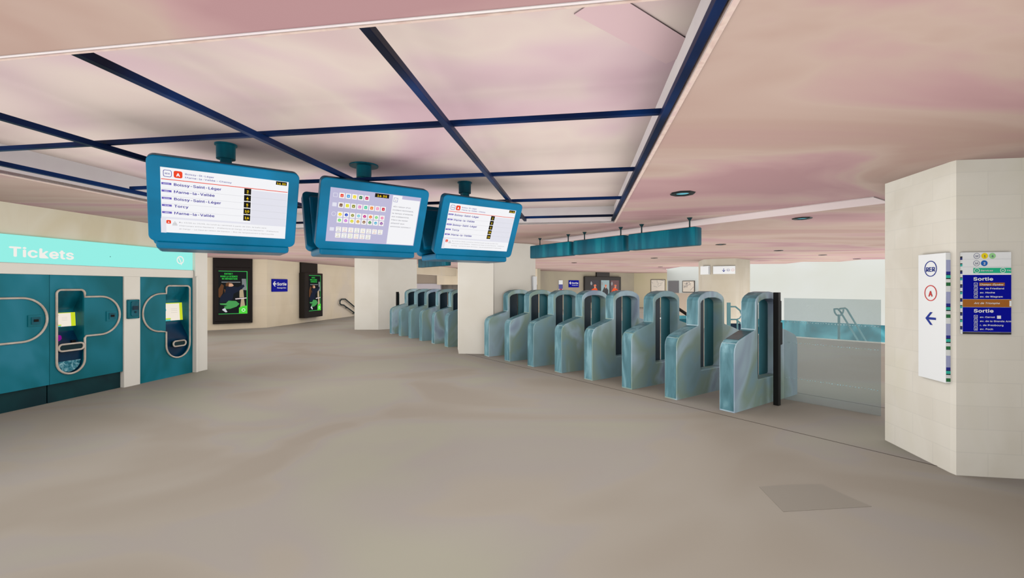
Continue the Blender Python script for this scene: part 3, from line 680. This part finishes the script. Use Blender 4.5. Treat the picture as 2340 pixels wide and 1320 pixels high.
for x, Y in ((-3.2, -1.2), (-.8, .6), (-6, 1.5), (-4.8, -1.5), (-7.5, 12.5), (-3.4, 12.5), (-8, 19), (-2.5, 18), (1.5, 20), (4, 27), (-6.5, 24), (7.5, 12), (2, 15)):  # unseen fill spots added at ceiling height, without fixtures
    l = bpy.data.lights.new('added_fill_spot', 'SPOT'); l.energy = 115 if Y < 3 else 36; l.spot_size = math.radians(150); l.spot_blend = .9; l.shadow_soft_size = .25; l.color = (1, .97, .92)
    lo = bpy.data.objects.new('added_fill_spot', l); COL.objects.link(lo); lo.location = (x, Y, CEIL-.03)

# ------------------------------------------------------------------ signs on the right pillar
ca = math.atan2(-A.y, -A.x)     # x runs towards the camera along the left face
t = thing('wall_sign', 'tall white sign with blue and red rings and a left arrow on the right pillar', 'sign', c0-A*.052+B*.018, ca)
link('sign_panel', plate([rect(-.441, -.105, .82, 2.012)], .05, -.004), white_p, t)
bl = flat('ink_blue', (20, 50, 160), .5); rd = flat('ink_red', (226, 48, 44), .5)
link('blue_ring', plate(ring(-.283, 1.872, .076, .008), .002, -.055), bl, t); link('red_ring', plate(ring(-.283, 1.640, .076, .008), .002, -.055), rd, t)
link('lettering', text_mesh([('RER', -.283, 1.845, .053, 'C', .03, .105)], -.055), bl, t, label='blue letters'); link('lettering', text_mesh([('A', -.283, 1.608, .064, 'C', .04)], -.055), rd, t, label='red letter A')
def arrow(x, z, s, th):   # left arrow outline
    return [[(x-s, z), (x-s*.05, z+s*.95), (x-s*.05+th*1.4, z+s*.95), (x-s+th*2.0, z+th*.55), (x+s, z+th*.55), (x+s, z-th*.55), (x-s+th*2.0, z-th*.55), (x-s*.05+th*1.4, z-s*.95), (x-s*.05, z-s*.95)]]
link('arrow', plate(arrow(-.283, 1.398, .064, .02), .002, -.055), bl, t)
# mosaic of strips on the near edge of the panel
cols = {'a': ((236, 236, 234), []), 'b': ((168, 172, 208), []), 'c': ((20, 30, 140), []), 'd': ((50, 190, 170), []), 'e': ((30, 110, 60), []), 'f': ((34, 44, 46), [])}
z = 2.0
for k in range(4):
    for key, hgt in (('a', .05), ('b', .10), ('c', .025), ('f', .006), ('d', .024), ('f', .01), ('a', .028), ('e', .03)):
        hh = hgt*1.07
        if z-hh > .825: cols[key][1].append([rect(.0, .045, z-hh, z)]); z -= hh
for key, (c, ls) in cols.items():
    if ls:
        me = multi(ls, .002, 0, 'edge_strip')
        for m_ in me: m_.transform(Matrix.Rotation(math.pi/2, 4, 'Z')); m_.transform(Matrix.Translation((-.1045, -.052, 0)))
        link('edge_strip', me, flat('edge_%s' % key, c), t, label='coloured strip on the panel edge')
t = thing('wall_sign', 'blue, brown and white exit directory sign on the front face of the right pillar', 'sign', c0-B*.024+A*.030, BA)
link('sign_panel', plate([rect(.066, .443, 1.278, 2.008)], .05, -.004), white_p, t)
Y0 = -.0545
link('blue_field', multi([[rect(.0665, .443, 1.590, 1.806)], [rect(.0665, .443, 1.298, 1.518)]], .001, Y0, 'm'), blue_sign, t)
link('brown_field', multi([[rect(.0665, .443, 1.520, 1.588)], [rect(.195, .392, 1.707, 1.737)]], .001, Y0-.0006, 'm'), brown_p, t)
link('green_field', multi([[rect(.150, .443, 1.822, 1.868)]], .001, Y0, 'm'), flat('sign_green', (18, 186, 140), .5), t)
link('divider', multi([[rect(.0665, .443, 1.876, 1.878)], [rect(.0665, .443, 1.945, 1.947)]], .001, Y0, 'm'), flat('pale_line', (206, 206, 212)), t)
link('bottom_edge', plate([rect(.066, .443, 1.278, 1.296)], .001, Y0), flat('edge_dark', (36, 34, 44)), t)
Y1 = Y0-.0018
wl = [('Sortie', .150, 1.756, .036, 'L', .06, .15), ('Sortie', .153, 1.472, .036, 'L', .06, .15)]
for n_, s_, z in (('1', 'Champs-Élysées', 1.713), ('2', 'av. de Friedland', 1.678), ('3', 'av. Hoche', 1.642), ('4', 'av. de Wagram', 1.606), ('5', 'av. Carnot', 1.424), ('6', 'av. de la Grande Arm', 1.388), ('7', 'r. de Presbourg', 1.352), ('8', 'av. Foch', 1.317)):
    w_ = {'1': .18, '2': .185, '3': .115, '4': .175, '5': .115, '6': .243, '7': .18, '8': .10}[n_]
    wl.append((n_, .168, z, .017, 'C', .03)); wl.append((s_, .200, z, .0175, 'L', .035, w_, .2 if n_ == '1' else 0))
wl += [('Services', .205, 1.838, .016, 'L', .03, .095, .25), ('Tic', .408, 1.838, .016, 'L', .03, .033, .25), ('i', .177, 1.837, .018, 'C', .05), ('Arc de Triomphe', .153, 1.547, .019, 'L', .03, .20, .25)]
link('lettering', text_mesh(wl, Y1, .0008), white_p, t, label='white exit names')
wm = [[rrect(.154, .182, z-.006, z+.024, .002, 1), rect(.1565, .1795, z-.0035, z+.0215)] for z in (1.713, 1.678, 1.642, 1.606, 1.424, 1.388, 1.352, 1.317)]
wm += [ring(.177, 1.845, .021, .004, 20), ring(.378, 1.845, .021, .004, 20), [rect(.428, .443, 1.527, 1.578)], [rect(.333, .363, 1.417, 1.445)]]
link('white_mark', multi(wm, .001, Y1+.0006, 'm'), white_p, t)
link('line_disc', plate([circ(.238, 1.975, .026)], .001, Y0), flat('disc_yellow', (250, 222, 10)), t); link('line_disc', plate([circ(.298, 1.975, .026)], .001, Y0), flat('disc_green', (160, 220, 150)), t)
link('line_disc', plate([circ(.235, 1.910, .026)], .001, Y0), flat('disc_blue', (10, 100, 190)), t)
link('metro_ring', multi([ring(.177, 1.975, .025, .003, 22), ring(.175, 1.910, .025, .003, 22)], .001, Y0, 'm'), flat('ring_navy', (70, 74, 130)), t)
link('lettering', text_mesh([('M', .177, 1.963, .024, 'C', 0), ('M', .175, 1.898, .024, 'C', 0), ('1', .238, 1.963, .024, 'C', .03), ('6', .298, 1.963, .024, 'C', .02)], Y1, .0006), flat('ring_navy', (70, 74, 130)), t, label='dark letters and line numbers')
link('lettering', text_mesh([('2', .235, 1.898, .025, 'C', .05), ('RP', .378, 1.839, .012, 'C', .03)], Y1, .0008), white_p, t)
es = []; z = 2.008
k = 0; ec = {0: [], 1: [], 2: [], 3: []}
while z > 1.30:
    hh = (.035, .012, .02, .03, .008, .02)[k % 6]; ec[(0, 1, 2, 0, 1, 3)[k % 6]].append([rect(.0665, .0785, max(z-hh, 1.296), z)]); z -= hh; k += 1
for q, c in ((0, (236, 236, 234)), (1, (30, 40, 44)), (2, (20, 40, 120)), (3, (50, 180, 170))):
    me = multi([[[((p[0]-.0665)*4.0, p[1]) for p in lp_] for lp_ in l_] for l_ in ec[q]], .001, 0, 'm')
    for m_ in me: m_.transform(Matrix.Rotation(-math.pi/2, 4, 'Z')); m_.transform(Matrix.Translation((.0655, -.005, 0)))
    link('edge_strip', me, flat('edge2_%d' % q, c), t, label='coloured strip on the panel edge')

# ------------------------------------------------------------------ advertising panels and signs on the left walls
def rot_of(p, q): return math.atan2(q[1]-p[1], q[0]-p[0])
def sortie(x0, x1, z0, z1, loc, rz, label, grp='blue exit signs'):
    t = thing('exit_sign', label, 'sign', loc, rz, grp); w = x1-x0; h = z1-z0
    link('sign_panel', plate([rect(x0, x1, z0, z1)], .04, -.002), blue_sign, t)
    link('lettering', text_mesh([('Sortie', x0+w*.31, z0+h*.50, h*.29, 'L', .05, w*.60), ('Passage libre', x0+w*.31, z0+h*.26, h*.12, 'L', .05, w*.58)], -.043), white_p, t)
    link('arrow', plate(arrow(x0+w*.145, z0+h*.62, w*.11, .05*w), .002, -.043), white_p, t); return t
sortie(.28, 1.31, 1.49, 2.03, (W1[0], W1[1], 0), rot_of(W1, W2), 'blue exit sign with white left arrow between the two black advertising panels')
def poster(t, x0, x1, z0, z1, y, wide=1.0):
    """worker crouching in a workshop, printed flat and lit from behind"""
    w = x1-x0; h = z1-z0
    def q(*ps): return [(x0+w*a, z1-h*b) for a, b in ps]
    pn = glow('poster_black', (14, 18, 20)); link('poster', plate([rect(x0, x1, z0, z1)], .004, y), pn, t)
    yy = [y-.005]
    pst = t.children[-1]
    def ad(name, loops, c): yy[0] -= .0012; link(name, multi(loops, .001, yy[0], 'm'), glow('poster_%d_%d_%d' % c, c), pst)
    ad('frame_line', [[rect(x0, x1, z1-.02, z1)], [rect(x1-.025, x1, z0+h*.16, z1)], [rect(x0, x0+w*.7, z0, z0+.02)]], (60, 190, 90))
    ad('shelf', [[q((.1, .25), (.75, .25), (.75, .27), (.1, .27))], [q((.80, .18), (.95, .18), (.98, .45), (.82, .44))]], (120, 124, 126))
    ad('frame_post', [[q((.72, .43), (.85, .43), (.88, .62), (.72, .62))], [q((.78, .65), (.88, .65), (.92, .84), (.74, .86))]], (176, 158, 128))
    ad('bench', [[q((.57, .64), (.97, .62), (.97, .645), (.58, .665))]], (210, 196, 196))
    ad('hair', [[q((.0, .42), (.10, .30), (.18, .34), (.14, .52), (.05, .62), (.0, .60))], [q((.25, .29), (.32, .26), (.42, .27), (.40, .33), (.30, .36), (.24, .35))], [q((.18, .42), (.26, .44), (.27, .52), (.22, .54))]], (92, 58, 34))
    ad('face', [[q((.36, .29), (.46, .29), (.52, .34), (.44, .37), (.34, .36))]], (206, 160, 130))
    ad('jacket', [[q((.26, .37), (.50, .36), (.66, .38), (.86, .31), (.90, .36), (.72, .46), (.52, .53), (.48, .66), (.34, .72), (.04, .73), (.06, .60), (.22, .50))]], (20, 28, 46))
    ad('trousers', [[q((.04, .75), (.25, .75), (.34, .69), (.60, .70), (.72, .77), (.62, .83), (.40, .88), (.22, .88), (.18, .83), (.30, .80), (.06, .78))]], (70, 150, 80))
    ad('shoe', [[q((.14, .88), (.22, .86), (.30, .95), (.24, .96), (.12, .90))]], (196, 200, 204))
    ad('badge_field', [[q((.70, .86), (.82, .82), (1, .81), (1, 1), (.70, 1))]], (80, 210, 60))
    ad('badge_ring', [ring(x0+w*.86, z1-h*.915, w*.065, w*.02, 18)], (236, 246, 236))
    me = text_mesh([('ENTREZ', x0+w*.20, z1-h*.085, h*.045, 'L', .04, w*.28), ('DANS LA SCIENCE', x0+w*.07, z1-h*.145, h*.045, 'L', .04, w*.58), ('DE RÉPARATION', x0+w*.12, z1-h*.20, h*.045, 'L', .04, w*.52)], yy[0]-.002, .001)
    link('lettering', me, glow('poster_green_text', (50, 190, 70)), pst)
r1 = rot_of(W0, W1); r2 = rot_of(W1, W2)
t = thing('advertising_panel', 'wider black advertising panel with green workshop poster, left of the blue exit sign', 'advertising panel', (W0[0], W0[1], 0), r1, 'black advertising panels on the tan wall')
bx = flat('panel_black', (22, 16, 16), .4)
MB().box(.254, 1.606, -.10, 0, .24, CEIL-.005, bev=.01).build('case', bx, t)
MB().box(.33, 1.53, -.125, -.09, .33, 2.48, bev=.02).build('screen_frame', bx, t)
poster(t, .44, 1.42, .62, 2.33, -.126)
t = thing('advertising_panel', 'narrower-looking black advertising panel with green poster, right of the blue exit sign', 'advertising panel', (W1[0], W1[1], 0), r2, 'black advertising panels on the tan wall')
MB().box(2.25, 3.58, -.10, 0, 2.3, CEIL-.005, bev=.01).build('case', bx, t)
MB().box(2.2, 3.72, -.30, 0, .24, 2.36, bev=.03).build('screen_frame', bx, t)
poster(t, 2.52, 3.50, .55, 2.25, -.302)
# dark stair handrail on the tan wall, behind the far-left pillar
rm = thing('handrail', 'dark double handrail sloping down beside the tan wall behind the left pillar', 'handrail', (W1[0], W1[1], 0), r2)
MB().tube([(7.8, -.1, .02), (6.1, -.1, .70), (5.85, -.1, .72), (5.72, -.1, .80), (5.74, -.1, .94), (5.9, -.1, 1.02), (6.3, -.1, 1.02), (7.9, -.1, .30)], .035, 8).build('rail', dark_rail, rm, smooth=True)
MB().box(6.5, 6.56, -.1, .0, .50, .54).box(7.3, 7.36, -.1, 0, .15, .19).build('bracket', dark_rail, rm)

# ------------------------------------------------------------------ far back wall
dk = rot_of(BK0, BK1); d2k = rot_of(BK1, BK2)
t = sortie(2.96, 3.95, 1.66, 2.19, (BK0[0], BK0[1], 0), dk, 'small distant blue exit sign above the ticket gates, left of the triple poster')
t = thing('wall_poster', 'tall thin white and violet notice on the far wall, left of the distant exit sign', 'notice', (BK0[0], BK0[1], 0), dk)
link('board', plate([rect(2.0, 2.37, .9, 2.19)], .04, -.002), white_p, t); link('print', multi([[rect(2.0, 2.37, 1.55, 1.88)], [rect(2.0, 2.37, .9, 1.45)]], .002, -.043, 'm'), flat('print_violet', (84, 84, 160)), t)
link('print', plate([rect(2.05, 2.33, 1.45, 1.56)], .002, -.043), flat('print_red', (180, 60, 90)), t)
t = thing('advertising_panel', 'wide dark triple advertising panel with orange figures on the far wall', 'advertising panel', (BK0[0], BK0[1], 0), dk)
cg = flat('charcoal', (58, 54, 52), .5)
MB().box(4.43, 8.3, -.2, 0, .5, 2.5, bev=.03).build('case', cg, t); MB().box(5.70, 7.07, -.15, 0, 2.45, CEIL-.005).build('riser', cg, t)
def figs(x0, x1, seed, base, body, name):
    rr = random.Random(seed); z0, z1 = .9, 2.22; w = x1-x0
    p = link('poster', plate([rect(x0, x1, z0, z1)], .004, -.2), glow('pbase%d' % seed, base), t)
    def bl_(c, cx, cz, rx, rz, k, nm):
        lp = [(x0+w*(cx+rx*math.cos(a*math.pi/5)*rr.uniform(.8, 1.15)), z1-(z1-z0)*(cz+rz*math.sin(a*math.pi/5)*rr.uniform(.8, 1.15))) for a in range(10)]
        lp = [(min(max(x, x0), x1), min(max(z_, z0), z1)) for x, z_ in lp]
        link(nm, plate([lp], .002, -.2045-.002*k), glow('pf_%d_%d_%d' % c, c), p)
    bl_(body, .5, .75, .42, .32, 0, 'jacket'); bl_((196, 150, 130), .55, .42, .10, .08, 1, 'face'); bl_((214, 120, 90), .55, .32, .14, .07, 2, 'helmet'); bl_((60, 60, 66), .62, .80, .14, .22, 3, 'vest'); bl_((150, 150, 150), .12, .2, .1, .12, 4, 'tool')
figs(4.95, 5.85, 3, (70, 66, 70), (226, 84, 40), 'a'); figs(6.1, 6.98, 4, (150, 170, 172), (70, 70, 70), 'b'); figs(7.15, 8.05, 5, (110, 84, 84), (230, 90, 50), 'c')
link('yellow_band', plate([[(7.15, .95), (8.05, 1.15), (8.05, 1.3), (7.15, 1.12)]], .002, -.215), glow('band_yellow', (226, 210, 40)), t)
def netmap(x0, x1, z0, z1, loc, rz, label, seed, paper=(212, 200, 186)):
    t = thing('framed_map', label, 'map', loc, rz, 'network maps on the far walls'); rr = random.Random(seed)
    link('frame', plate([rect(x0, x1, z0, z1)], .04, -.002), flat('map_frame', (70, 60, 54)), t)
    link('map_sheet', plate([rect(x0+.04, x1-.04, z0+.04, z1-.04)], .002, -.043), flat('map_paper%d' % seed, paper), t)
    ls = []
    for k in range(11):
        xa, za = rr.uniform(x0+.08, x1-.08), rr.uniform(z0+.1, z1-.1); an = rr.uniform(0, math.pi); ln = rr.uniform(.15, .5)
        xb = min(max(xa+ln*math.cos(an), x0+.06), x1-.06); zb = min(max(za+ln*math.sin(an), z0+.06), z1-.06)
        nx, nz = -(zb-za), xb-xa; q = math.hypot(nx, nz) or 1; nx *= .009/q; nz *= .009/q
        ls.append([[(xa+nx, za+nz), (xb+nx, zb+nz), (xb-nx, zb-nz), (xa-nx, za-nz)]])
    link('map_lines', multi(ls, .001, -.0455, 'm'), flat('map_ink', (96, 92, 100)), t)
netmap(1.34, 2.47, .9, 2.31, (BK1[0], BK1[1], 0), d2k, 'framed network map on the ochre wall, right of the triple poster', 11)
WR = math.atan2(wd.y, wd.x); ws = wc-wd*6.8
def on_white(u):
    k = (u-CX)/F; return (k*ws.y-ws.x)/(wd.x-k*wd.y)
s1, s2, s3, s4 = on_white(1560), on_white(1588), on_white(1527.5), on_white(1551)
netmap(s1, s2, 1.35, 2.08, (ws.x, ws.y, 0), WR, 'pale map without bold frame on the white wall left of the distant pillar', 12, (196, 184, 170))
t = thing('grey_board', 'plain dark grey board on the white wall beside the pale map', 'board', (ws.x, ws.y, 0), WR)
link('board', plate([rect(max(s3, .05), s4, .2, 2.08)], .04, -.002), flat('board_grey', (104, 102, 104)), t)

# signs on the distant pillar and on the side of the middle pillar
fa = Vector((8.18, 18.4, 0)); fb = Vector((9.01, 18.06, 0)); fr = rot_of(fa, fb); fn = (fb-fa).length
t = thing('wall_sign', 'wide white sign with small blue down arrow on the distant pillar', 'sign', fa, fr)
link('sign_panel', plate([rect(.06, fn-.02, 2.22, 2.54)], .05, -.002), white_p, t)
link('arrow', multi([[rect(.445, .465, 2.31, 2.44)], [[(.40, 2.36), (.455, 2.30), (.51, 2.36), (.51, 2.385), (.455, 2.335), (.40, 2.385)]]], .002, -.053, 'm'), bl, t)
link('lettering', text_mesh([('RER', .62, 2.355, .045, 'C', 0)], -.053), flat('ink_lilac', (150, 140, 190)), t); link('red_ring', plate(ring(.79, 2.378, .05, .008), .002, -.053), flat('ink_pink', (240, 140, 130)), t)
link('blue_ring', plate(ring(.62, 2.378, .06, .006), .002, -.053), flat('ink_lilac', (150, 140, 190)), t)
fc = Vector((8.02, 18.8, 0)); fr2 = rot_of(fc, fa)
t = thing('wall_sign', 'small squarish white sign wrapping the left edge of the distant pillar', 'sign', fc, fr2)
link('sign_panel', plate([rect(-.10, .37, 2.21, 2.56)], .06, -.002), white_p, t); link('edge_strip', plate([rect(.352, .368, 2.23, 2.54)], .002, -.063), cg, t)
ma = Vector((.477, 11.98, 0)); mb_ = Vector((.64, 12.25, 0)); mr = rot_of(ma, mb_)
t = thing('wall_sign', 'narrow edge-on notice with violet foot on the right side of the middle pillar', 'sign', ma, mr)
link('sign_panel', plate([rect(.10, .30, 1.2, 1.98)], .05, -.002), white_p, t); link('print', plate([rect(.12, .29, 1.2, 1.6)], .002, -.053), flat('print_violet', (84, 84, 160)), t)

# ------------------------------------------------------------------ stair railings at the right
def rail(parent, name, pts, r=.028): return MB().tube(pts, r, 8).build(name, rail_m, parent, smooth=True)
b0 = floor_at(1917, 777)
t = thing('stair_handrail', 'pale teal double handrail with forked post at the head of the white stairwell', 'handrail', b0, 0)
rail(t, 'post', [(0, 0, -.1), (0, 0, .82)], .035)
rail(t, 'fork', [(-.15, 0, .98), (-.13, 0, .88), (-.07, 0, .80), (0, 0, .78), (.07, 0, .80), (.13, 0, .88), (.15, 0, .98)], .024)
rail(t, 'rail', [(-.17, -.02, .99), (-.04, 0, 1.0), (.06, .03, .92), (1.5, .4, -1.0)], .026); rail(t, 'rail', [(.02, 0, 1.0), (.20, 0, 1.02), (.28, .03, .98), (1.85, .4, -1.2)], .026)
b1_ = Vector((7.97, 16.50, 0))
t = thing('stair_handrail', 'distant dark teal stair railing seen between the two nearest gates', 'handrail', b1_, 0)
MB().box(-.05, .05, -.05, .05, 0, 1.12).build('post', rail_m, t)
rail(t, 'rail', [(0, 0, .97), (.25, 0, .97), (1.3, .0, .10)], .03); rail(t, 'rail', [(0, 0, .50), (.28, 0, .50), (1.4, .0, -.5)], .03)
rail(t, 'loop', [(.42, 0, .80), (.48, 0, .66), (.40, 0, .54), (.28, 0, .50)], .022); MB().tube([(.32, 0, 0), (.32, 0, .50)], .03).build('post', rail_m, t)
t = thing('low_parapet', 'low dark teal parapet at the foot of the distant railing', 'parapet', b1_, 0)
MB().box(.1, .62, .10, .2, 0, .34).build('dark_panel', paint('ink_blue_panel', [(24, 50, 74), (30, 58, 80)]), t); MB().box(.62, 1.5, .10, .2, 0, .22).build('teal_panel', teal_in, t)
t = thing('escalator_rail', 'distant dark diagonal escalator handrail seen between two gates', 'handrail', (6.2, 17.4, 0), 0)
MB().tube([(0, 0, 1.02), (.9, 0, .42)], .06, 8).build('rail', black_m, t); MB().box(.0, 1.2, .02, .08, 0, .45).build('side_panel', teal_in, t)
